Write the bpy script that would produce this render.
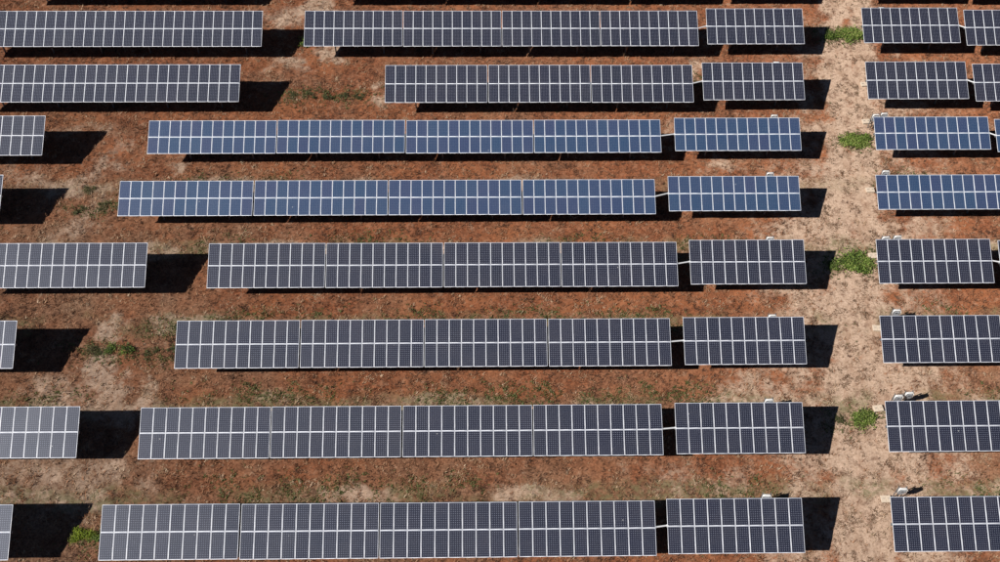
import bpy, math, random
import numpy as np
from mathutils import Matrix, Vector

rng = np.random.default_rng(7)
random.seed(7)
for o in list(bpy.data.objects):
    bpy.data.objects.remove(o)
scene = bpy.context.scene
COL = scene.collection

# ------------------------------------------------------------------ camera
cam_data = bpy.data.cameras.new('camera')
cam = bpy.data.objects.new('camera', cam_data)
COL.objects.link(cam)
scene.camera = cam
PITCH, ROLL, SIDE = math.radians(36.4336), math.radians(-0.2709), math.radians(0.9797)
cp, sp = math.cos(PITCH), math.sin(PITCH)
cy, sy_ = math.cos(SIDE), math.sin(SIDE)
cr, sr = math.cos(ROLL), math.sin(ROLL)
R0 = Matrix(((1, 0, 0), (0, cp, sp), (0, sp, -cp)))
RY = Matrix(((cy, 0, -sy_), (0, 1, 0), (sy_, 0, cy)))
RR = Matrix(((cr, sr, 0), (-sr, cr, 0), (0, 0, 1)))
RT = RR @ RY @ R0                                    # rows: right, up, forward
right, up, fwd = RT[0], RT[1], RT[2]
m = Matrix((right, up, -fwd)).transposed().to_4x4()
m.translation = (0, 0, 79.22)
cam.matrix_world = m
cam_data.sensor_width = 36.0
cam_data.lens = 36.0 * 1.0995
cam_data.clip_end = 6000

# ------------------------------------------------------------------ sky, sun, exposure
SUN_TRAVEL = Vector((1.0518, 0.4814, -1.0)).normalized()
to_sun = -SUN_TRAVEL
elev = math.asin(to_sun.z)
world = bpy.data.worlds.new('World')
scene.world = world
world.use_nodes = True
wn = world.node_tree.nodes
wl = world.node_tree.links
bg = wn['Background']
sky = wn.new('ShaderNodeTexSky')
sky.sky_type = 'NISHITA'
sky.sun_disc = False
sky.sun_elevation = elev
sky.sun_rotation = math.atan2(to_sun.x, to_sun.y)
sky.altitude = 1500
sky.air_density = 0.55
sky.dust_density = 0.15
wl.new(sky.outputs[0], bg.inputs[0])
bg.inputs[1].default_value = 0.05
sun_data = bpy.data.lights.new('sun', 'SUN')
sun_data.energy = 5.0
sun_data.angle = math.radians(0.5)
sun_data.color = (1.0, 0.955, 0.89)
sun = bpy.data.objects.new('sun', sun_data)
sun.rotation_euler = SUN_TRAVEL.to_track_quat('-Z', 'Y').to_euler()
sun.location = (-60, -30, 90)
COL.objects.link(sun)
vs = scene.view_settings
vs.view_transform = 'Standard'
vs.look = 'None'
vs.exposure = 0.2
vs.gamma = 1.0
vs.use_curve_mapping = False
scene.cycles.max_bounces = 4
scene.cycles.diffuse_bounces = 2
scene.cycles.glossy_bounces = 2
scene.cycles.transmission_bounces = 2

# ------------------------------------------------------------------ helpers
def mesh_np(name, V, F, mats=(), smooth=False):
    """V (n,3), F (m,k) with k fixed"""
    V = np.asarray(V, np.float32)
    F = np.asarray(F, np.int32)
    me = bpy.data.meshes.new(name)
    k = F.shape[1]
    me.vertices.add(len(V))
    me.vertices.foreach_set('co', V.ravel())
    me.loops.add(F.size)
    me.loops.foreach_set('vertex_index', F.ravel())
    me.polygons.add(len(F))
    me.polygons.foreach_set('loop_start', np.arange(0, F.size, k, dtype=np.int32))
    me.polygons.foreach_set('loop_total', np.full(len(F), k, np.int32))
    if smooth:
        me.polygons.foreach_set('use_smooth', np.ones(len(F), bool))
    for mt in mats:
        me.materials.append(mt)
    me.update(calc_edges=True)
    me.validate()
    return me

class MB:
    def __init__(self):
        self.v, self.f = [], []
    def add(self, vs_, fs):
        b = len(self.v)
        self.v += [tuple(p) for p in vs_]
        self.f += [tuple(i + b for i in f) for f in fs]
    def box(self, x0, x1, y0, y1, z0, z1):
        self.add([(x0, y0, z0), (x1, y0, z0), (x1, y1, z0), (x0, y1, z0),
                  (x0, y0, z1), (x1, y0, z1), (x1, y1, z1), (x0, y1, z1)],
                 [(0, 3, 2, 1), (4, 5, 6, 7), (0, 1, 5, 4), (1, 2, 6, 5), (2, 3, 7, 6), (3, 0, 4, 7)])
    def bevel_box(self, x0, x1, y0, y1, z0, z1, b):
        # box with chamfered top edges
        self.add([(x0, y0, z0), (x1, y0, z0), (x1, y1, z0), (x0, y1, z0),
                  (x0, y0, z1 - b), (x1, y0, z1 - b), (x1, y1, z1 - b), (x0, y1, z1 - b),
                  (x0 + b, y0 + b, z1), (x1 - b, y0 + b, z1), (x1 - b, y1 - b, z1), (x0 + b, y1 - b, z1)],
                 [(0, 3, 2, 1), (8, 9, 10, 11)] +
                 [(i, (i + 1) % 4, (i + 1) % 4 + 4, i + 4) for i in range(4)] +
                 [(i + 4, (i + 1) % 4 + 4, (i + 1) % 4 + 8, i + 8) for i in range(4)])
    def tube(self, a, b, r0, r1=None, n=8):
        r1 = r0 if r1 is None else r1
        a, b = Vector(a), Vector(b)
        d = (b - a).normalized()
        u = d.orthogonal().normalized()
        w = d.cross(u)
        vs_ = []
        for c, r in ((a, r0), (b, r1)):
            for i in range(n):
                t = 2 * math.pi * i / n
                vs_.append(c + (u * math.cos(t) + w * math.sin(t)) * r)
        fs = [(i, (i + 1) % n, (i + 1) % n + n, i + n) for i in range(n)]
        fs += [tuple(range(n - 1, -1, -1)), tuple(range(n, 2 * n))]
        self.add(vs_, fs)
    def mesh(self, name, mat):
        me = bpy.data.meshes.new(name)
        me.from_pydata(self.v, [], self.f)
        me.materials.append(mat)
        me.update()
        return me

def link(name, me, parent=None, loc=None, rot=None):
    o = bpy.data.objects.new(name, me)
    COL.objects.link(o)
    if parent is not None:
        o.parent = parent
    if loc is not None:
        o.location = loc
    if rot is not None:
        o.rotation_euler = rot
    return o

def thing(name, label, cat, loc, rotz=0.0, group=None):
    o = link(name, None, None, loc, (0, 0, rotz))
    o.empty_display_size = 0.3
    o['label'] = label
    o['category'] = cat
    if group:
        o['group'] = group
    return o

# tileable value noise in numpy
_tab = np.random.default_rng(3).random((512, 512)).astype(np.float32)
def vn(x, y, s, seed=0):
    x = x / s + 17.3 * seed
    y = y / s + 31.7 * seed
    xi = np.floor(x).astype(int)
    yi = np.floor(y).astype(int)
    fx = (x - xi).astype(np.float32)
    fy = (y - yi).astype(np.float32)
    fx = fx * fx * (3 - 2 * fx)
    fy = fy * fy * (3 - 2 * fy)
    a = _tab[xi % 512, yi % 512]
    b = _tab[(xi + 1) % 512, yi % 512]
    c = _tab[xi % 512, (yi + 1) % 512]
    d = _tab[(xi + 1) % 512, (yi + 1) % 512]
    return (a * (1 - fx) + b * fx) * (1 - fy) + (c * (1 - fx) + d * fx) * fy
def fbm(x, y, s, seed=0, o=4):
    r = 0
    amp = 0.5
    tot = 0
    for i in range(o):
        r = r + amp * vn(x, y, s / 2 ** i, seed + i * 5)
        tot += amp
        amp *= 0.55
    return r / tot
def sstep(a, b, x):
    t = np.clip((x - a) / (b - a), 0, 1)
    return t * t * (3 - 2 * t)

# ------------------------------------------------------------------ materials
def new_mat(name):
    mt = bpy.data.materials.new(name)
    mt.use_nodes = True
    nt = mt.node_tree
    return mt, nt, nt.nodes['Principled BSDF']

class NT:
    def __init__(self, nt):
        self.nt = nt
    def val(self, x):
        return x
    def put(self, sock, v):
        if isinstance(v, bpy.types.NodeSocket):
            self.nt.links.new(v, sock)
        else:
            sock.default_value = v
    def math(self, op, a, b=None, c=None, clamp=False):
        n = self.nt.nodes.new('ShaderNodeMath')
        n.operation = op
        n.use_clamp = clamp
        self.put(n.inputs[0], a)
        if b is not None:
            self.put(n.inputs[1], b)
        if c is not None:
            self.put(n.inputs[2], c)
        return n.outputs[0]
    def mix(self, f, a, b, mode='MIX'):
        n = self.nt.nodes.new('ShaderNodeMix')
        n.data_type = 'RGBA'
        n.blend_type = mode
        self.put(n.inputs[0], f)
        for s, v in ((n.inputs[6], a), (n.inputs[7], b)):
            if isinstance(v, tuple) and len(v) == 3:
                v = v + (1.0,)
            self.put(s, v)
        return n.outputs[2]
    def noise(self, vec, scale, detail=3.0, rough=0.6, dist=0.0):
        n = self.nt.nodes.new('ShaderNodeTexNoise')
        n.inputs['Scale'].default_value = scale
        n.inputs['Detail'].default_value = detail
        n.inputs['Roughness'].default_value = rough
        n.inputs['Distortion'].default_value = dist
        if vec is not None:
            self.nt.links.new(vec, n.inputs['Vector'])
        return n.outputs['Fac']
    def ramp(self, f, lo, hi):
        n = self.nt.nodes.new('ShaderNodeMapRange')
        n.interpolation_type = 'SMOOTHSTEP'
        self.put(n.inputs[0], f)
        n.inputs[1].default_value = lo
        n.inputs[2].default_value = hi
        return n.outputs[0]

def simple_mat(name, col, rough=0.5, metal=0.0, var=0.15, scale=3.0, spec=0.5):
    mt, nt, b = new_mat(name)
    k = NT(nt)
    tc = nt.nodes.new('ShaderNodeTexCoord')
    n = k.noise(tc.outputs['Object'], scale, 4)
    c2 = tuple(c * (1 - var) for c in col)
    c3 = tuple(min(1, c * (1 + var)) for c in col)
    nt.links.new(k.mix(n, c2, c3), b.inputs['Base Color'])
    b.inputs['Roughness'].default_value = rough
    b.inputs['Metallic'].default_value = metal
    b.inputs['Specular IOR Level'].default_value = spec
    return mt

M_FRAME = simple_mat('anodised_aluminium', (0.86, 0.88, 0.93), 0.40, 0.15, 0.05, 1.5)
M_GALV = simple_mat('galvanised_steel', (0.26, 0.27, 0.28), 0.5, 0.6, 0.15, 4)
M_SHAFT = simple_mat('bright_galvanised_shaft', (0.70, 0.71, 0.72), 0.5, 0.1, 0.08, 4)
M_WHITE = simple_mat('white_painted_sheet', (0.80, 0.79, 0.77), 0.45, 0, 0.04, 5)
M_INV = simple_mat('inverter_grey', (0.36, 0.38, 0.41), 0.5, 0, 0.10, 6)
M_DARK = simple_mat('black_plastic', (0.03, 0.03, 0.032), 0.6, 0, 0.2, 6)
M_CONC = simple_mat('pale_concrete', (0.60, 0.50, 0.38), 0.9, 0, 0.14, 7, 0.2)
M_LID = simple_mat('concrete_lid', (0.66, 0.54, 0.42), 0.9, 0, 0.14, 9, 0.2)

def module_mat(name, cell, alt, backsheet, length, diamond, var):
    mt, nt, b = new_mat(name)
    k = NT(nt)
    tc = nt.nodes.new('ShaderNodeTexCoord')
    sep = nt.nodes.new('ShaderNodeSeparateXYZ')
    nt.links.new(tc.outputs['Object'], sep.inputs[0])
    P = 0.1555
    nx, ny = 6, (12 if diamond else 10)
    PY = (length - 0.09) / ny
    def cell_dist(s, off, p):
        a = k.math('ADD', s, off)
        a = k.math('DIVIDE', a, p)
        fl = k.math('FRACT', a)
        inv = k.math('SUBTRACT', 1.0, fl)
        return k.math('MULTIPLY', k.math('MINIMUM', fl, inv), p), k.math('FLOOR', a)
    dx, ix = cell_dist(sep.outputs[0], nx * P / 2, P)
    dy, iy = cell_dist(sep.outputs[1], ny * PY / 2, PY)
    gl = k.math('LESS_THAN', k.math('MINIMUM', dx, dy), 0.0022)
    # per module and per cell colour change
    oi = nt.nodes.new('ShaderNodeObjectInfo')
    comb = nt.nodes.new('ShaderNodeCombineXYZ')
    k.put(comb.inputs[0], ix)
    k.put(comb.inputs[1], iy)
    k.put(comb.inputs[2], k.math('MULTIPLY', oi.outputs['Random'], 91.0))
    wnz = nt.nodes.new('ShaderNodeTexWhiteNoise')
    nt.links.new(comb.outputs[0], wnz.inputs['Vector'])
    f = k.math('MULTIPLY_ADD', wnz.outputs['Value'], 0.15, k.math('MULTIPLY', oi.outputs['Random'], var))
    col = k.mix(k.math('MINIMUM', f, 1.0), cell, alt)
    # thin busbars
    bb, _ = cell_dist(sep.outputs[0], nx * P / 2 + P / 6, P / 3)
    col = k.mix(k.math('MULTIPLY', k.math('LESS_THAN', bb, 0.0011), 0.35), col, (0.36, 0.37, 0.42))
    col = k.mix(k.math('MULTIPLY', gl, 0.5), col, backsheet)
    if diamond:
        dm = k.math('LESS_THAN', k.math('ADD', dx, dy), 0.0225)
        col = k.mix(dm, col, backsheet)
    # margin of white backsheet all around
    mx = k.math('GREATER_THAN', k.math('ABSOLUTE', sep.outputs[0]), nx * P / 2)
    my = k.math('GREATER_THAN', k.math('ABSOLUTE', sep.outputs[1]), ny * PY / 2)
    col = k.mix(k.math('MAXIMUM', mx, my), col, backsheet)
    # dust, washed down towards the lower frame
    geo = nt.nodes.new('ShaderNodeNewGeometry')
    d1 = k.noise(geo.outputs['Position'], 0.35, 4)
    d2 = k.noise(geo.outputs['Position'], 5.0, 3)
    dust = k.math('MULTIPLY', k.ramp(k.math('MULTIPLY', d1, k.math('ADD', d2, 0.4)), 0.25, 0.75), 0.025)
    dust = k.math('ADD', dust, 0.003)
    col = k.mix(dust, col, (0.45, 0.37, 0.31))
    # a few bird droppings
    vo = nt.nodes.new('ShaderNodeTexVoronoi')
    vo.inputs['Scale'].default_value = 0.55
    nt.links.new(geo.outputs['Position'], vo.inputs['Vector'])
    sp1 = k.math('LESS_THAN', k.math('ADD', vo.outputs['Distance'], k.math('MULTIPLY', d2, 0.03)), 0.038)
    col = k.mix(k.math('MULTIPLY', sp1, 0.5), col, (0.7, 0.7, 0.68))
    nt.links.new(col, b.inputs['Base Color'])
    b.inputs['Roughness'].default_value = 0.36
    k.put(b.inputs['Roughness'], k.math('MULTIPLY_ADD', d1, 0.07, 0.375))
    b.inputs['IOR'].default_value = 1.45
    b.inputs['Specular Tint'].default_value = (0.80, 0.86, 1.0, 1.0)
    b.inputs['Specular IOR Level'].default_value = 0.75
    return mt

L72, L60, W = 1.976, 1.654, 0.996
M_MONO = module_mat('mono_cell_glass', (0.0060, 0.0085, 0.0222), (0.0105, 0.0115, 0.0290), (0.34, 0.37, 0.47), L72, True, 0.6)
M_POLY = module_mat('poly_cell_glass', (0.0180, 0.0530, 0.1200), (0.0300, 0.0430, 0.1100), (0.40, 0.49, 0.64), L60, False, 0.75)

# ------------------------------------------------------------------ layout data (metres; rows run along X)
SX, SY = 1.0518, 0.4814
H0 = 3.334
TILT, TILT_R = math.radians(22.84), math.radians(23.7)
PIT, GAP = 1.0087, 0.11
# row, block, modules along the row, cells, x of the left end (block A: right end), y of the axis
ROWS = [
 (0,'A',24,72,-25.9,96.75),(0,'B',40,72,-16.75,96.75),(0,'F',10,72,25.0,96.9),(0,'G',10,72,41.35,96.9),(0,'H',10,72,51.9,96.75),
 (1,'A',30,72,-22.41,88.43),(1,'B',40,72,-18.08,88.40),(1,'F',10,72,23.53,88.74),(1,'G',10,72,39.84,88.84),(1,'H',10,72,50.5,88.48),
 (2,'A',27,72,-23.70,80.40),(2,'B',30,72,-9.39,80.23),(2,'F',10,72,22.09,80.54),(2,'G',10,72,38.51,80.64),(2,'H',10,72,49.19,80.27),
 (3,'A',10,72,-41.26,73.34),(3,'B',48,60,-31.40,73.08),(3,'F',12,60,18.51,73.30),(3,'G',11,60,37.74,73.36),(3,'H',12,60,49.35,73.06),
 (4,'A',12,72,-43.35,65.85),(4,'B',48,60,-32.70,65.48),(4,'F',12,60,17.13,65.83),(4,'G',12,60,36.32,65.91),
 (5,'A',16,72,-28.89,57.91),(5,'B',40,72,-23.59,57.78),(5,'F',10,72,18.19,57.97),(5,'G',10,72,34.62,57.95),(5,'H',10,72,45.36,57.79),
 (6,'A',10,72,-38.15,49.77),(6,'B',40,72,-25.06,49.69),(6,'F',10,72,16.73,49.78),(6,'G',10,72,33.17,49.82),
 (7,'A',10,72,-31.29,41.66),(7,'B',40,72,-26.55,41.53),(7,'F',10,72,15.15,41.60),(7,'G',10,72,31.80,41.64),
 (8,'A',10,72,-34.46,33.46),(8,'B',40,72,-27.92,33.35),(8,'F',10,72,13.65,33.47),(8,'G',10,72,30.36,33.47),
]
ROW_Y = {0: 96.8, 1: 88.4, 2: 80.3, 3: 73.1, 4: 65.6, 5: 57.8, 6: 49.7, 7: 41.5, 8: 33.4}
ys_rows = np.array(sorted(ROW_Y.values()))

# ------------------------------------------------------------------ ground
def track_x(y):
    return 28.9 + (y - 32.5) * 0.178
PALE = [(-17.7,95.7,2.2,.9),(-21.1,93.7,2.6,.7),(-16.0,88.5,1.6,.9),(-19.9,86.6,1.5,.7),(-18.7,85.6,1.6,.5),
        (-38.8,70.7,2.2,.6),(-36.3,72.6,1.8,.7),(-35.2,74.6,2.0,.6),(-44.1,71.4,2.4,.6),(-36.1,67.0,2.2,.35),(-36.9,64.0,2.2,.45),
        (-31.9,53.6,1.6,.9),(-31.6,49.2,1.7,1.0),(-30.2,47.4,1.4,1.0),(-29.8,46.0,1.7,1.0),(-32.8,46.9,2.4,.6),(-28.5,47.9,1.2,.6),
        (-35.6,46.5,3.2,.6),(-35.0,40.1,2.6,.65),(-32.6,38.4,3.0,.65),(-29.5,40.5,2.2,.6),(-27.6,38.5,2.4,.45),(-36.2,38.8,2.8,.6),
        (21.8,48.0,2.6,.55),(23.3,47.0,2.6,.6),(42.4,45.9,3.0,.5),(19.0,60.5,1.6,.5),(-29.4,71.7,1.2,.7),(-10.2,81.4,1.3,.8),
        (18.4,77.1,1.5,.5),(15.7,38.8,2.5,.5),(23.2,71.7,1.8,.6),(12.5,38.8,2.0,.4),(20.3,37.9,2.6,.55),
        (22.8,86.0,1.2,.6),(24.0,90.6,1.2,.5),(36.6,46.6,2.4,.55),(36.2,38.4,2.5,.55)]
DULL = [(-36,55,7,.8),(-33,63,5,.45),(-30,46,8,.55),(-33,39,9,.8),(-22,38,7,.55),(-20,46,6,.45),(-5,38,9,.55),(8,38.5,8,.5),(10,46,7,.35),(41,47,7,.5),(40,39,6,.35),(-8,54.8,6,.3)]
def zones(x, y):
    """pale sandy wear, dull brown thatch, green tinge, bare track"""
    wob = (fbm(x, y, 3.0, 11, 3) - 0.5) * 2.6
    d = np.abs(x + wob - track_x(y) - 0.25)
    track = 1 - sstep(1.7, 4.2, d)
    sh = 1 - sstep(3.5, 13.0, np.abs(x + wob * 2.2 - track_x(y) - 0.3))
    # distance above the axis of the next row down
    idx = np.clip(np.searchsorted(ys_rows, y) - 1, 0, len(ys_rows) - 1)
    rel = y - ys_rows[idx]
    rel = rel + (fbm(x, y, 2.4, 21, 3) - 0.5) * 1.8
    lane = sstep(2.6, 3.8, rel) * (1 - sstep(4.5, 5.7, rel))
    lane = lane * sstep(94, 62, y)
    pale = np.zeros_like(x)
    wx = x + (fbm(x, y, 1.7, 131, 4) - 0.5) * 4.5
    wy = y + (fbm(x, y, 1.7, 141, 4) - 0.5) * 4.5
    for (px, py, r, a) in PALE:
        q = ((wx - px) ** 2 + (wy - py) ** 2) / (r * r * 1.25)
        pale = np.maximum(pale, a * np.exp(-q))
    dull = np.zeros_like(x)
    for (px, py, r, a) in DULL:
        q = ((x - px) ** 2 + ((y - py) * 1.4) ** 2) / (r * r)
        dull = np.maximum(dull, a * np.exp(-q))
    n = fbm(x, y, 1.6, 31, 4)
    n2 = fbm(x, y, 6.0, 41, 3)
    dull = np.maximum(dull, 0.50 * sstep(-8, -34, x) * sstep(84, 58, y))
    pale = np.maximum(pale * 0.85, 0.62 * lane * sstep(0.30, 0.6, n2))
    rw = x + (fbm(x, y, 5.0, 151, 2) - 0.5) * 1.6 - track_x(y)
    ruts = np.exp(-((rw + 0.6) / 0.42) ** 2) + np.exp(-((rw - 1.3) / 0.42) ** 2)
    hump = np.exp(-((rw - 0.35) / 0.40) ** 2)
    pale = np.maximum(pale, track * (0.90 + 0.25 * ruts - 0.24 * hump))
    pale = np.maximum(pale, (0.62 * sh) * (0.55 + 0.45 * sstep(95, 60, y)))
    pale = pale + (n - 0.5) * 1.3 * (0.25 + pale * 0.75) + (n2 - 0.5) * 0.35
    dull = np.maximum(dull, 0.75 * lane) + (n2 - 0.5) * 0.9 + (n - 0.5) * 0.7
    green = lane * sstep(0.34, 0.58, fbm(x, y, 3.5, 51, 3)) * sstep(78, 60, y)
    return np.clip(pale, 0, 1), np.clip(dull, 0, 1), np.clip(green, 0, 1), np.clip(track, 0, 1)

STEP = 0.17
def axis(a, b, far):
    core = np.arange(a, b + 1e-6, STEP)
    g = STEP * 1.6 ** np.arange(1, 30)
    lo = a - np.cumsum(g)
    hi = b + np.cumsum(g)
    lo = lo[lo > -far][::-1]
    hi = hi[hi < far]
    return np.concatenate([lo, core, hi])
gx = axis(-60, 66, 3000)
gy = axis(25, 103, 3000)
GX, GY = np.meshgrid(gx, gy)
fx_, fy_ = GX.ravel(), GY.ravel()
pale, dull, green, track = zones(fx_, fy_)
near = ((fx_ > -70) & (fx_ < 76) & (fy_ > 15) & (fy_ < 113)).astype(np.float32)
relief = (fbm(fx_, fy_, 0.9, 61, 3) - 0.5) * 0.24 + (vn(fx_, fy_, 0.36, 71) - 0.5) * 0.12
relief = relief * (1 - 0.62 * track) * near
# two shallow wheel ruts along the track
off = fx_ - track_x(fy_)
for c in (-0.55, 1.15):
    relief -= 0.035 * np.exp(-((off - c) / 0.28) ** 2) * near
GZ = relief - 0.02
nxg, nyg = len(gx), len(gy)
ii = (np.arange(nyg - 1)[:, None] * nxg + np.arange(nxg - 1)[None, :]).ravel()
GF = np.stack([ii, ii + 1, ii + 1 + nxg, ii + nxg], 1)

mt, nt, b = new_mat('red_earth')
k = NT(nt)
att = nt.nodes.new('ShaderNodeAttribute')
att.attribute_name = 'zones'
sp3 = nt.nodes.new('ShaderNodeSeparateColor')
nt.links.new(att.outputs['Color'], sp3.inputs[0])
geo = nt.nodes.new('ShaderNodeNewGeometry')
pos = geo.outputs['Position']
n_f = k.noise(pos, 5.5, 4, 0.7)
n_m = k.noise(pos, 1.7, 4, 0.65, 0.4)
n_l = k.noise(pos, 0.22, 3, 0.55)
n_x = k.noise(pos, 2.9, 5, 0.72, 0.6)
n_d = k.noise(pos, 1.15, 5, 0.75, 0.5)
red = k.mix(k.ramp(n_f, 0.30, 0.72), (0.092, 0.034, 0.018), (0.345, 0.124, 0.058))
red = k.mix(k.ramp(n_m, 0.45, 0.75), red, (0.350, 0.165, 0.094))
red = k.mix(k.math('MULTIPLY', k.ramp(n_l, 0.40, 0.68), 0.6), red, (0.360, 0.138, 0.062))
dullc = k.mix(k.ramp(n_f, 0.3, 0.7), (0.115, 0.070, 0.044), (0.370, 0.255, 0.170))
base = k.mix(k.math('MULTIPLY', sp3.outputs[1], 0.85), red, dullc)
tan = k.mix(k.ramp(n_f, 0.25, 0.75), (0.360, 0.245, 0.172), (0.570, 0.425, 0.325))
pf = k.math('ADD', sp3.outputs[0], k.math('MULTIPLY', k.math('SUBTRACT', n_x, 0.5), 1.1))
mpn = nt.nodes.new('ShaderNodeMapping')
mpn.inputs['Scale'].default_value = (1.0, 0.35, 1.0)
mpn.inputs['Rotation'].default_value = (0, 0, 0.176)
nt.links.new(pos, mpn.inputs['Vector'])
n_t = k.noise(mpn.outputs[0], 0.9, 4, 0.65, 0.4)
tan = k.mix(k.math('MULTIPLY', k.ramp(n_t, 0.48, 0.68), 0.6), tan, (0.300, 0.180, 0.118))
base = k.mix(k.ramp(pf, 0.22, 0.66), base, tan)
gf = k.math('MULTIPLY', sp3.outputs[2], k.ramp(n_m, 0.35, 0.6))
base = k.mix(k.math('MULTIPLY', gf, 0.75), base, (0.155, 0.145, 0.070))
fl = k.ramp(n_x, 0.54, 0.66)
base = k.mix(k.math('MULTIPLY', fl, 0.50), base, (0.110, 0.062, 0.040))
base = k.mix(k.math('MULTIPLY', k.ramp(n_d, 0.50, 0.66), 0.60), base, (0.125, 0.056, 0.032))
base = k.mix(k.math('MULTIPLY', k.ramp(n_d, 0.44, 0.30), 0.55), base, (0.430, 0.290, 0.200))
nt.links.new(base, b.inputs['Base Color'])
b.inputs['Roughness'].default_value = 0.95
if 'Diffuse Roughness' in b.inputs:
    b.inputs['Diffuse Roughness'].default_value = 1.0
b.inputs['Specular IOR Level'].default_value = 0.1
bump = nt.nodes.new('ShaderNodeBump')
bump.inputs['Strength'].default_value = 0.55
bump.inputs['Distance'].default_value = 0.08
nt.links.new(k.noise(pos, 9.0, 5, 0.7), bump.inputs['Height'])
nt.links.new(bump.outputs[0], b.inputs['Normal'])
M_EARTH = mt

gme = mesh_np('ground', np.stack([fx_, fy_, GZ], 1), GF, [M_EARTH], True)
ca = gme.attributes.new('zones', 'FLOAT_COLOR', 'POINT')
ca.data.foreach_set('color', np.stack([pale, dull, green, track], 1).astype(np.float32).ravel())
ground = link('ground', gme)
ground['kind'] = 'structure'
ground['label'] = 'red brown dry earth with pale sandy vehicle track'

def ground_z(x, y):
    x = np.atleast_1d(np.asarray(x, float))
    y = np.atleast_1d(np.asarray(y, float))
    xi = np.clip(np.searchsorted(gx, x) - 1, 0, nxg - 1)
    yi = np.clip(np.searchsorted(gy, y) - 1, 0, nyg - 1)
    return GZ.reshape(nyg, nxg)[yi, xi]

# ------------------------------------------------------------------ solar tables
def frame_mesh(L, name):
    w, hh = 0.026, 0.020
    o = [(-W/2, -L/2), (W/2, -L/2), (W/2, L/2), (-W/2, L/2)]
    i_ = [(-W/2 + w, -L/2 + w), (W/2 - w, -L/2 + w), (W/2 - w, L/2 - w), (-W/2 + w, L/2 - w)]
    V = [(x, y, hh) for x, y in o] + [(x, y, hh) for x, y in i_] + [(x, y, -hh) for x, y in o] + [(x, y, -hh) for x, y in i_]
    F = []
    for a in range(4):
        c = (a + 1) % 4
        F += [(a, c, 4 + c, 4 + a), (4 + a, 4 + c, 12 + c, 12 + a), (8 + a, 12 + a, 12 + c, 8 + c), (a, 8 + a, 8 + c, c)]
    return mesh_np(name, V, F, [M_FRAME])
def glass_mesh(L, name, mat):
    bld = MB()
    bld.box(-W/2 + 0.022, W/2 - 0.022, -L/2 + 0.022, L/2 - 0.022, 0.004, 0.014)
    return bld.mesh(name, mat)
FR = {72: frame_mesh(L72, 'frame_long'), 60: frame_mesh(L60, 'frame_short')}
GL = {72: glass_mesh(L72, 'module_mono', M_MONO), 60: glass_mesh(L60, 'module_poly', M_POLY)}
LEN = {72: L72, 60: L60}

def post_mesh(h):
    bld = MB()
    bld.box(-0.06, 0.06, -0.075, -0.065, -0.35, h)
    bld.box(-0.06, 0.06, 0.065, 0.075, -0.35, h)
    bld.box(-0.005, 0.005, -0.0649, 0.0649, -0.35, h)
    return bld.mesh('post', M_GALV)
def saddle_mesh():
    bld = MB()
    n = 12
    vs_, fs = [], []
    for s, x in enumerate((-0.05, 0.05)):
        for r in (0.105, 0.13):
            for i in range(n):
                t = 2 * math.pi * i / n
                vs_.append((x, r * math.cos(t), r * math.sin(t)))
    for i in range(n):
        j = (i + 1) % n
        fs += [(n + i, n + j, 3*n + j, 3*n + i), (i, j, n + j, n + i), (2*n + i, 3*n + i, 3*n + j, 2*n + j), (i, 2*n + i, 2*n + j, j)]
    bld.add(vs_, fs)
    return bld.mesh('bearing', M_GALV)
POST = {}
SADDLE = saddle_mesh()
TUBES = {}
RAILS = {}
CELL_RAIL = {}
ORD = ['first', 'second', 'third', 'fourth', 'fifth']
ROWN = {0: 'row just above the picture', 1: 'topmost row', 2: 'second row from the top', 3: 'third row from the top', 4: 'fourth row from the top',
        5: 'fifth row from the top', 6: 'sixth row from the top', 7: 'seventh row from the top', 8: 'bottom row'}

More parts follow.
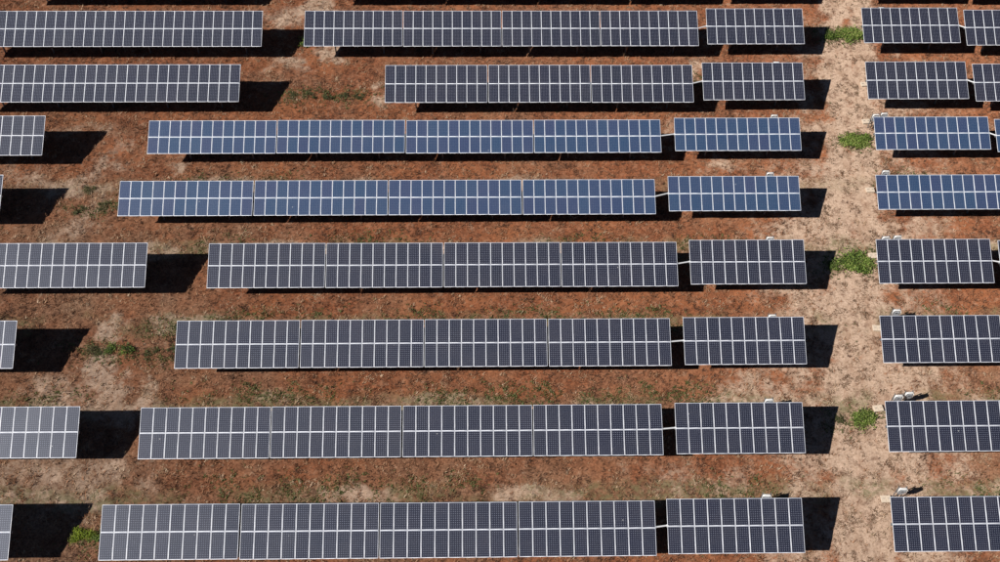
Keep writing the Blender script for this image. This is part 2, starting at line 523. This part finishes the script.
def make_table(label, group, x0, y, N, kind, tilt, hh, x_prev=None, y_prev=None):
    tilt += random.uniform(-0.006, 0.006)
    y += random.uniform(-0.025, 0.025)
    hh += random.uniform(-0.02, 0.02)
    Wt = N * PIT
    xc = x0 + Wt / 2
    L = LEN[kind]
    t = thing('solar_table', label, 'solar table', (xc, y, 0), 0.0, group)
    ct, st = math.cos(tilt), math.sin(tilt)
    off = L / 2 + 0.008
    def tp(v, w):                                     # along slope v, normal w
        return (v * ct - w * st, hh + v * st + w * ct)
    for i in range(N):
        for s in (1, -1):
            yy, zz = tp(s * off, random.uniform(-0.004, 0.004))
            mo = link('solar_module', GL[kind], t, (-Wt/2 + (i + 0.5) * PIT, yy, zz),
                      (tilt + random.gauss(0, 0.006), random.gauss(0, 0.006), 0))
            link('frame', FR[kind], mo)
    key = (N, kind)
    if key not in TUBES:
        bld = MB()
        bld.tube((-Wt/2 - 0.03, 0, 0), (Wt/2 + 0.03, 0, 0), 0.10, n=12)
        TUBES[key] = bld.mesh('torque_tube', M_GALV)
    yy, zz = tp(0, -0.20)
    link('torque_tube', TUBES[key], t, (0, yy, zz))
    tube_y, tube_z = yy, zz
    # cross rails under the module joints
    if kind not in CELL_RAIL:
        bld = MB()
        bld.box(-0.025, 0.025, -L * 0.78, L * 0.78, -0.0325, 0.0325)
        CELL_RAIL[kind] = bld.mesh('cross_rail', M_GALV)
    yy, zz = tp(0, -0.062)
    for i in range(0, N + 1):
        xr = -Wt/2 + i * PIT
        xr = min(max(xr, -Wt/2 + 0.06), Wt/2 - 0.06)
        link('cross_rail', CELL_RAIL[kind], t, (xr, yy, zz), (tilt, 0, 0))
    ph = round(tube_z - 0.11, 3)
    if ph not in POST:
        POST[ph] = post_mesh(ph)
    npost = max(2, round(Wt / 5.2))
    for i in range(npost):
        xp = -Wt/2 + Wt * (i + 0.5) / npost + 0.37
        link('post', POST[ph], t, (xp, tube_y, 0))
        link('bearing', SADDLE, t, (xp, tube_y, tube_z))
    if x_prev is not None:                            # shaft that couples this table to its left neighbour
        bld = MB()
        a = Vector((x_prev + 0.03 - xc, y_prev - y + tube_y, tube_z + 0.13))
        c = Vector((x0 - 0.03 - xc, tube_y, tube_z + 0.15))
        bld.tube(a, c, 0.06, n=10)
        bld.tube(a - Vector((0.12, 0, 0)), a + Vector((0.03, 0, 0)), 0.085, n=10)
        bld.tube(c - Vector((0.03, 0, 0)), c + Vector((0.12, 0, 0)), 0.085, n=10)
        link('drive_shaft', bld.mesh('drive_shaft', M_SHAFT), t)
    return t

ends = {}
for (r, blk, N, kind, x, y) in ROWS:
    hh = H0 if kind == 72 else H0 - 0.26
    colr = 'grey' if kind == 72 else 'blue'
    grp = 'solar tables in rows'
    tl = TILT_R if blk in 'FGH' else TILT
    if kind == 60:                                    # these stand a little lower
        y = y + 0.26 * y / 75.9
        x = x + 0.26 * x / 75.9
    rn = ROWN[r]
    if blk == 'A':
        lab = f'{colr} solar table at the far left end of the {rn}'
        make_table(lab, grp, x - N * PIT, y, N, kind, tl, hh)
    elif blk == 'B':
        per = 10 if kind == 72 else 12
        n = N // per
        xx = x
        for j in range(n):
            lab = f'{ORD[j]} of {n} {colr} solar tables in the middle block, {rn}'
            make_table(lab, grp, xx, y, per, kind, tl, hh)
            ends[(r, 'F')] = (xx + per * PIT, y)
            xx += per * PIT + GAP + ((0.02, -0.015, 0.01, -0.02)[(j + r) % 4])
    elif blk == 'F':
        make_table(f'{colr} solar table just left of the sandy track, {rn}', grp, x, y, N, kind, tl, hh, *ends[(r, 'F')])
    elif blk == 'G':
        make_table(f'{colr} solar table just right of the sandy track, {rn}', grp, x, y, N, kind, tl, hh)
        ends[(r, 'H')] = (x + N * PIT, y)
    else:
        make_table(f'{colr} solar table cut by the right picture edge, {rn}', grp, x, y, N, kind, tl, hh, *ends[(r, 'H')])

# ------------------------------------------------------------------ inverters under white hoods
def hood_mesh(w, d, leg, r):
    """open-fronted sheet bent over the inverter: outer and inner profile in XZ, extruded along Y"""
    pr = [(-w/2, -leg)]
    for i in range(7):
        a = math.pi - math.pi / 2 * i / 6
        pr.append((-w/2 + r + r * math.cos(a), -r + r * math.sin(a)))
    for i in range(7):
        a = math.pi / 2 - math.pi / 2 * i / 6
        pr.append((w/2 - r + r * math.cos(a), -r + r * math.sin(a)))
    pr.append((w/2, -leg))
    t = 0.012
    inn = [(p[0] * (1 - 2 * t / w), p[1] - (t if p[1] > -leg + 1e-6 else 0)) for p in pr]
    V, F = [], []
    n = len(pr)
    for y in (-d/2, d/2):
        V += [(x, y, z) for x, z in pr] + [(x, y, z) for x, z in inn]
    for i in range(n - 1):
        F += [(i, 2*n + i, 2*n + i + 1, i + 1), (n + i, n + i + 1, 3*n + i + 1, 3*n + i),
              (i, i + 1, n + i + 1, n + i), (2*n + i, 3*n + i, 3*n + i + 1, 2*n + i + 1)]
    F += [(0, n, 3*n, 2*n), (n - 1, 3*n - 1, 4*n - 1, 2*n - 1)]
    return mesh_np('hood', V, F, [M_WHITE])
HOOD = hood_mesh(0.68, 0.17, 0.78, 0.17)
bld = MB(); bld.bevel_box(-0.25, 0.25, -0.07, 0.07, -0.34, 0.26, 0.02); INV_BODY = bld.mesh('inverter_body', M_INV)
bld = MB(); bld.box(-0.09, 0.09, -0.004, 0.004, -0.05, 0.05); INV_DISP = bld.mesh('display', M_DARK)
bld = MB(); [bld.box(-0.24 + 0.04 * i, -0.225 + 0.04 * i, 0, 0.04, -0.28, 0.28) for i in range(13)]; INV_FINS = bld.mesh('heat_sink', M_GALV)
bld = MB(); bld.box(-0.03, 0.03, -0.03, 0.03, -0.4, 2.0); INV_POST = bld.mesh('post', M_GALV)
bld = MB(); bld.box(-0.36, 0.36, -0.02, 0.02, -0.03, 0.03); INV_BAR = bld.mesh('cross_bar', M_GALV)
bld = MB(); bld.tube((0, 0, -0.1), (0, 0, 1.1), 0.035, n=8); INV_PIPE = bld.mesh('conduit', M_DARK)
def inverter(x, y, label, rz=0.0, top=2.05):
    t = thing('inverter_station', label, 'inverter', (x, y, float(ground_z(x, y)[0])), rz, 'inverters behind the tables beside the track')
    for s in (-1, 1):
        link('post', INV_POST, t, (s * 0.30, 0.20, top - 2.03))
    link('cross_bar', INV_BAR, t, (0, 0.145, top - 0.62))
    link('cross_bar', INV_BAR, t, (0, 0.145, top - 0.20))
    bo = link('inverter_body', INV_BODY, t, (0, 0.0, top - 0.50))
    link('display', INV_DISP, bo, (0, -0.075, 0.10))
    link('heat_sink', INV_FINS, bo, (0, 0.071, 0))
    link('hood', HOOD, t, (0, 0.0, top))
    link('conduit', INV_PIPE, t, (-0.12, -0.03, 0.02 + top - 2.05))
    link('conduit', INV_PIPE, t, (0.12, -0.03, 0.02 + top - 2.05))
    return t
SIDE_G = [(1,[(43.19,93.21)]),(2,[(41.37,84.75)]),(3,[(39.15,77.2),(40.0,77.34)]),(4,[(38.46,69.72)]),(5,[(36.67,61.72),(37.78,61.83)]),
          (6,[(35.82,53.68)]),(7,[(34.03,45.21),(34.95,45.44)]),(8,[(32.45,36.96)])]
for r, pts in SIDE_G:
    for j, (x, y) in enumerate(pts):
        which = '' if len(pts) == 1 else ('left ' if j == 0 else 'right ')
        inverter(x, y, f'{which}white hooded inverter right of the track, behind the {ROWN[r]}', random.uniform(-0.06, 0.06))
for r, (x, y) in {2:(30.46,84.7),3:(29.02,77.09),4:(27.4,69.51),5:(26.14,61.72),6:(24.94,53.18),7:(23.36,44.91),8:(21.86,36.55)}.items():
    inverter(x, y, f'white hooded inverter left of the track, behind the {ROWN[r]}', random.uniform(-0.06, 0.06))

# ------------------------------------------------------------------ concrete cable pits
bld = MB(); bld.bevel_box(-0.36, 0.36, -0.25, 0.25, -0.3, 0.16, 0.02); PIT_BODY = bld.mesh('pit_wall', M_CONC)
bld = MB(); bld.bevel_box(-0.40, -0.006, -0.29, 0.29, 0.162, 0.22, 0.015); PIT_LID = bld.mesh('lid', M_LID)
bld = MB(); bld.tube((-0.06, 0, 0), (-0.06, 0, 0.05), 0.012, n=6); bld.tube((0.06, 0, 0), (0.06, 0, 0.05), 0.012, n=6); bld.tube((-0.07, 0, 0.05), (0.07, 0, 0.05), 0.012, n=6)
PIT_HANDLE = bld.mesh('handle', M_GALV)
for r, (x, y) in {1:(41.35,91.6),2:(39.75,83.5),3:(38.75,78.1),4:(37.2,69.0),5:(35.75,61.05),6:(34.4,53.1),7:(32.72,45.1),8:(31.55,37.0)}.items():
    t = thing('cable_pit', f'pale concrete cable pit at the track edge, behind the {ROWN[r]}', 'cable pit',
              (x + 0.06, y, float(ground_z(x, y)[0])), random.uniform(-0.15, 0.15), 'cable pits along the track')
    link('pit_wall', PIT_BODY, t)
    for s in (0, 1):
        li = link('lid', PIT_LID, t, (0, 0, 0), (0, 0, math.pi * s))
        link('handle', PIT_HANDLE, li, (-0.21, 0, 0.22))

# ------------------------------------------------------------------ plants
def leaf_mat(name, cols, rough=0.6, trans=0.25):
    mt, nt, b = new_mat(name)
    k = NT(nt)
    at = nt.nodes.new('ShaderNodeAttribute')
    at.attribute_name = 'tone'
    n = nt.nodes.new('ShaderNodeValToRGB')
    e = n.color_ramp.elements
    e[0].color = cols[0] + (1,)
    e[1].color = cols[-1] + (1,)
    for i, c in enumerate(cols[1:-1]):
        q = e.new((i + 1) / (len(cols) - 1))
        q.color = c + (1,)
    nt.links.new(at.outputs['Fac'], n.inputs[0])
    nt.links.new(n.outputs[0], b.inputs['Base Color'])
    b.inputs['Roughness'].default_value = rough
    b.inputs['Specular IOR Level'].default_value = 0.25
    if trans <= 0:
        return mt
    tr = nt.nodes.new('ShaderNodeBsdfTranslucent')
    nt.links.new(n.outputs[0], tr.inputs['Color'])
    mx = nt.nodes.new('ShaderNodeMixShader')
    mx.inputs[0].default_value = trans
    nt.links.new(b.outputs[0], mx.inputs[1])
    nt.links.new(tr.outputs[0], mx.inputs[2])
    nt.links.new(mx.outputs[0], nt.nodes['Material Output'].inputs[0])
    return mt
M_LEAF = leaf_mat('shrub_leaves', [(0.030, 0.050, 0.010), (0.120, 0.190, 0.036), (0.230, 0.320, 0.064), (0.310, 0.320, 0.105)])
M_LIME = leaf_mat('lime_leaves', [(0.060, 0.090, 0.010), (0.170, 0.230, 0.020), (0.270, 0.330, 0.030)])
M_OLIVE = leaf_mat('olive_leaves', [(0.045, 0.050, 0.018), (0.085, 0.100, 0.035), (0.130, 0.130, 0.055), (0.170, 0.120, 0.065)])
M_DRY = leaf_mat('dry_grass', [(0.085, 0.042, 0.026), (0.200, 0.090, 0.048), (0.310, 0.145, 0.076), (0.360, 0.230, 0.140), (0.480, 0.350, 0.240)], 0.8, 0)
M_WEED = leaf_mat('weeds', [(0.070, 0.078, 0.026), (0.130, 0.150, 0.048), (0.210, 0.195, 0.085)])
M_DEAD = leaf_mat('dead_leaves', [(0.070, 0.050, 0.028), (0.140, 0.080, 0.048), (0.200, 0.115, 0.072), (0.240, 0.175, 0.100)], 0.8, 0)
M_STEM = simple_mat('stem_bark', (0.13, 0.085, 0.05), 0.9, 0, 0.2, 8)

def leaves(P, size, aspect=2.2, flat=0.6):
    """P (n,3) leaf centres -> bent leaf quads (2 quads sharing a midrib)"""
    n = len(P)
    a = rng.random(n) * 2 * math.pi
    u = np.stack([np.cos(a), np.sin(a), rng.normal(0, flat, n)], 1)
    u /= np.linalg.norm(u, axis=1)[:, None]
    w = np.cross(u, np.stack([rng.normal(0, .35, n), rng.normal(0, .35, n), np.ones(n)], 1))
    w /= np.linalg.norm(w, axis=1)[:, None]
    nn = np.cross(w, u)
    s = (size * rng.uniform(0.6, 1.35, n))[:, None]
    V = np.stack([P - u * s * 0.5, P + w * s / aspect * 0.5 + nn * s * 0.08, P + u * s * 0.5 - nn * s * 0.05, P - w * s / aspect * 0.5 + nn * s * 0.08], 1).reshape(-1, 3)
    F = np.arange(n * 4).reshape(n, 4)
    F3 = np.concatenate([F[:, [0, 1, 2]], F[:, [0, 2, 3]]])
    return V, F3
def tone_attr(me, tone_v):
    at = me.attributes.new('tone', 'FLOAT', 'POINT')
    at.data.foreach_set('value', np.clip(tone_v, 0, 1).astype(np.float32))

def shrub(name, label, x, y, lx, ly, h, n, mat, size=0.14, rz=0.0, clumps=7, group=None, lo=0.0):
    z0 = float(ground_z(x, y)[0])
    t = thing(name, label, 'shrub', (x, y, z0), rz, group)
    cs = []
    for i in range(clumps):
        a = random.uniform(0, 2 * math.pi)
        q = math.sqrt(random.random()) * 0.85
        cs.append((lx / 2 * q * math.cos(a), ly / 2 * q * math.sin(a), random.uniform(0.55, 1.0) * h, random.uniform(0.12, 0.40) * min(lx, ly)))
    pts, tones = [], []
    per = n // clumps
    for (cx, cy_, ch, cr_) in cs:
        d = rng.normal(0, 1, (per, 3))
        d /= np.linalg.norm(d, axis=1)[:, None]
        rr = rng.random(per) ** 0.45 * (1 + 0.35 * rng.normal(0, 1, per))
        rr = np.clip(rr, 0, 1.6)
        p = d * rr[:, None] * np.array([cr_ * 1.15, cr_ * 1.0, ch * 0.5])
        p += np.array([cx, cy_, ch * 0.52])
        p[:, 2] = np.maximum(p[:, 2], 0.02)
        pts.append(p)
        tones.append(np.clip(rng.normal(0.42 + lo, 0.24, per) + random.uniform(-0.3, 0.3), 0, 1))
    P = np.concatenate(pts)
    T = np.concatenate(tones)
    V, F = leaves(P, size)
    me = mesh_np('foliage', V, F, [mat])
    tone_attr(me, np.repeat(T, 4))
    link('foliage', me, t)
    bld = MB()
    for (cx, cy_, ch, cr_) in cs:
        bld.tube((cx * 0.35, cy_ * 0.35, -0.06), (cx * 0.8, cy_ * 0.8, ch * 0.5), 0.018, 0.011, 5)
        for j in range(4):
            a = random.uniform(0, 6.28)
            bld.tube((cx * 0.8, cy_ * 0.8, ch * 0.48), (cx * 0.8 + cr_ * 0.7 * math.cos(a), cy_ * 0.8 + cr_ * 0.7 * math.sin(a), ch * random.uniform(0.6, 0.95)), 0.010, 0.004, 4)
    link('stem', bld.mesh('stem', M_STEM), t)
    return t
TG = 'green shrubs across the track'
shrub('green_shrub', 'wide bright green shrub on the track beside the topmost row', 39.75, 91.1, 3.5, 2.5, 0.45, 2300, M_LEAF, 0.22, 0, 20, TG, 0.1)
shrub('green_shrub', 'small dark green shrub at the shadow edge beside the topmost row', 37.7, 90.9, 1.3, 1.4, 0.55, 900, M_LEAF, 0.15, 0, 5, TG, -0.12)
shrub('green_shrub', 'bright green shrub on the track beside the third row from the top', 37.3, 75.6, 3.6, 2.1, 0.42, 2300, M_LEAF, 0.22, 0.05, 20, TG, 0.2)
shrub('green_shrub', 'long leafy green shrub on the track beside the fifth row from the top', 34.4, 60.15, 3.5, 2.2, 0.48, 2400, M_LEAF, 0.22, 0, 20, TG, 0.04)
shrub('green_shrub', 'thin yellowing shrub at the table shadow beside the fifth row from the top', 32.2, 59.9, 2.3, 1.7, 0.45, 800, M_LEAF, 0.13, 0, 6, TG, -0.02)
shrub('green_shrub', 'round green shrub on the track beside the seventh row from the top', 31.3, 44.15, 2.3, 1.8, 0.42, 1500, M_LEAF, 0.18, 0, 14, TG, 0.05)
shrub('green_shrub', 'sparse low olive shrub on the track beside the seventh row from the top', 29.4, 43.9, 2.4, 1.6, 0.3, 480, M_OLIVE, 0.12, 0, 7, TG, 0.1)
AG = 'weeds along the table axes'
shrub('lime_shrub', 'lime green shrub by the bottom left shadow corner', -30.35, 34.6, 1.9, 1.4, 0.6, 1300, M_LIME, 0.13, 0, 6, AG)
shrub('green_shrub', 'dull green shrub touching the left end of the bottom middle table', -29.1, 34.5, 1.0, 1.1, 0.55, 700, M_LEAF, 0.12, 0, 5, AG, -0.1)
shrub('green_shrub', 'dark green shrub in the shadow left of the topmost middle table', -18.6, 90.2, 1.4, 1.6, 0.6, 900, M_LEAF, 0.15, 0, 5, AG, 0.0)
for i, (x, y, lx, ly, lab) in enumerate([(-33.0, 51.2, 1.5, 1.2, 'olive weed clump nearest the shadow in the sixth row gap'),
                                        (-31.6, 51.3, 1.6, 1.2, 'second dark weed clump from the shadow in the sixth row gap'),
                                        (-30.2, 51.2, 1.2, 1.0, 'third dark weed clump from the shadow in the sixth row gap'),
                                        (-28.2, 51.0, 1.5, 0.9, 'brownish weed clump between gap middle and table, sixth row'),
                                        (-26.6, 51.2, 1.2, 0.9, 'brownish weed clump against the middle table, sixth row')]):
    shrub('weed_clump', lab, x, y, lx, ly, 0.42 if i < 3 else 0.3, 620 if i < 3 else 380, M_LEAF if i in (1, 2) else M_OLIVE, 0.12, 0, 6, AG, -0.2 if i in (1, 2) else 0.05)
for i, (x, y, lx, ly, lab) in enumerate([(-37.0, 69.4, 1.6, 1.1, 'upper dull olive weed clump in the fourth row gap'),
                                        (-37.3, 66.8, 2.0, 1.3, 'larger dull olive weed clump in the fourth row gap'),
                                        (-35.4, 67.2, 1.8, 1.2, 'olive weed clump nearer the blue table, fourth row gap')]):
    shrub('weed_clump', lab, x, y, lx, ly, 0.35, 420, M_OLIVE, 0.12, 0, 6, AG, 0.1)
for i, x in enumerate((-18.9, -17.3, -15.5, -13.8, -12.2)):
    shrub('weed_clump', f'{ORD[i]} dark weed clump from the shadow in the second row gap', x, 81.9 + random.uniform(-.2, .2), 1.5, 0.9, 0.35, 330, M_OLIVE, 0.13, 0, 5, AG, -0.15)

# dry grass and thatch over the open ground
def tufts(n, bounds, hmin, hmax, density_fn, blades, wide=1.0):
    x = rng.uniform(bounds[0], bounds[1], n)
    y = rng.uniform(bounds[2], bounds[3], n)
    keep = rng.random(n) < density_fn(x, y)
    x, y = x[keep], y[keep]
    n = len(x)
    z = ground_z(x, y)
    hgt = rng.uniform(hmin, hmax, n)
    Vs, Fs = [], []
    base = 0
    for b_ in range(blades):
        a = rng.random(n) * 2 * math.pi
        lean = rng.uniform(0.3, 1.5, n) * hgt
        wv = rng.uniform(0.014, 0.034, n) * wide
        c, s = np.cos(a), np.sin(a)
        ox = rng.normal(0, 0.05, n)
        oy = rng.normal(0, 0.05, n)
        p0 = np.stack([x + ox - s * wv, y + oy + c * wv, z - 0.02], 1)
        p1 = np.stack([x + ox + s * wv, y + oy - c * wv, z - 0.02], 1)
        p2 = np.stack([x + ox + c * lean, y + oy + s * lean, z + hgt * rng.uniform(0.6, 1.0, n)], 1)
        Vs.append(np.stack([p0, p1, p2], 1).reshape(-1, 3))
        Fs.append(np.arange(n * 3).reshape(n, 3) + base)
        base += n * 3
    return np.concatenate(Vs), np.concatenate(Fs), x, y, n
B = (-56, 61, 29, 100)
def dens_dry(x, y):
    p, d, g, t = zones(x, y)
    c = sstep(0.38, 0.62, fbm(x, y, 0.9, 81, 3))
    return np.clip((0.25 + 0.75 * c) * (1 - 0.45 * p) * (1 - 0.72 * t), 0, 1)
BL = 4
V, F, tx, ty, n = tufts(250000, B, 0.06, 0.27, dens_dry, BL, 1.15)
me = mesh_np('dry_grass', V, F, [M_DRY])
p_, d_, g_, t_ = zones(tx, ty)
tone = 0.31 + 0.36 * p_ + 0.06 * d_ + rng.normal(0, 0.24, n) + (fbm(tx, ty, 1.2, 91, 3) - 0.5) * 1.5
tone_attr(me, np.tile(np.repeat(tone, 3), BL))
o = link('dry_grass', me)
o['kind'] = 'stuff'
o['label'] = 'short dry red brown grass over the open ground'
o['category'] = 'grass'

# green weeds in the lanes above the lower rows
WEEDS = [(-32,51.2,2.6),(-27.5,51.1,2.2),(-36.3,67.2,2.2),(-17,81.9,3),(-13.5,81.9,2.5),(35.2,60.1,2),(32.5,60,2),(38,75.6,2),(30.5,44,2.2),(38.5,91,2.5),(-30,34.5,1.2),(-26,53.3,3),(-18,46.8,4),(-14,46.5,3),(-1,46.5,3),(4,46.6,3.5),(9,46.4,2.5),(13,46.6,2),(-21,38.4,2.2),(-19,38.2,1.8),(-14,38.2,3),(-10,38.3,2),
         (-3,38.3,2.5),(-20,54.2,3),(-12,54.2,3),(-4,54.2,3),(4,54.2,3),(9,54.4,3.5),(16,54.4,2),(-36,46.6,2),(40,54.0,2.5),(43,45.8,2.5),(37,61.5,2),(21,62.4,2.5),
         (9,62.6,2.2),(39,37.7,2.5),(41,70.2,2),(18,84.5,2),(24,84.3,2),(-25,70.0,3),(-20,70.0,2.5),(-10,62.8,3),(-24,62.7,2),(20,38.0,2.2),(17,46.4,2)]
def dens_weed(x, y):
    r = np.zeros_like(x)
    for (wx, wy, s) in WEEDS:
        r = np.maximum(r, np.exp(-((x - wx) / s) ** 2 - ((y - wy) / 0.95) ** 2))
    c = sstep(0.36, 0.66, fbm(x, y, 1.1, 101, 4))
    return np.clip(r * c * 3.4, 0, 1) + 0.004 * (fbm(x, y, 1.0, 111, 2) > 0.62)
V, F, tx, ty, n = tufts(300000, B, 0.05, 0.17, dens_weed, 4, 1.9)
me = mesh_np('weeds', V, F, [M_WEED])
tone_attr(me, np.tile(np.repeat(rng.normal(0.45, 0.25, n), 3), 4))
o = link('weeds', me)
o['kind'] = 'stuff'
o['label'] = 'low green weeds scattered between the panel rows'
o['category'] = 'weeds'

# brown dead flecks on the sandy track
def dens_fleck(x, y):
    d = np.abs(x - track_x(y) - 0.4)
    c = sstep(0.52, 0.66, fbm(x, y, 0.75, 121, 3))
    return np.clip((1 - sstep(3.0, 7.0, d)) * c, 0, 1)
V, F, tx, ty, n = tufts(230000, (20, 50, 29, 100), 0.03, 0.09, dens_fleck, 3, 1.5)
me = mesh_np('dead_weeds', V, F, [M_DEAD])
tone_attr(me, np.tile(np.repeat(rng.normal(0.5, 0.25, n), 3), 3))
o = link('dead_weeds', me)
o['kind'] = 'stuff'
o['label'] = 'flattened dead brown weeds dotting the sandy track'
o['category'] = 'weeds'
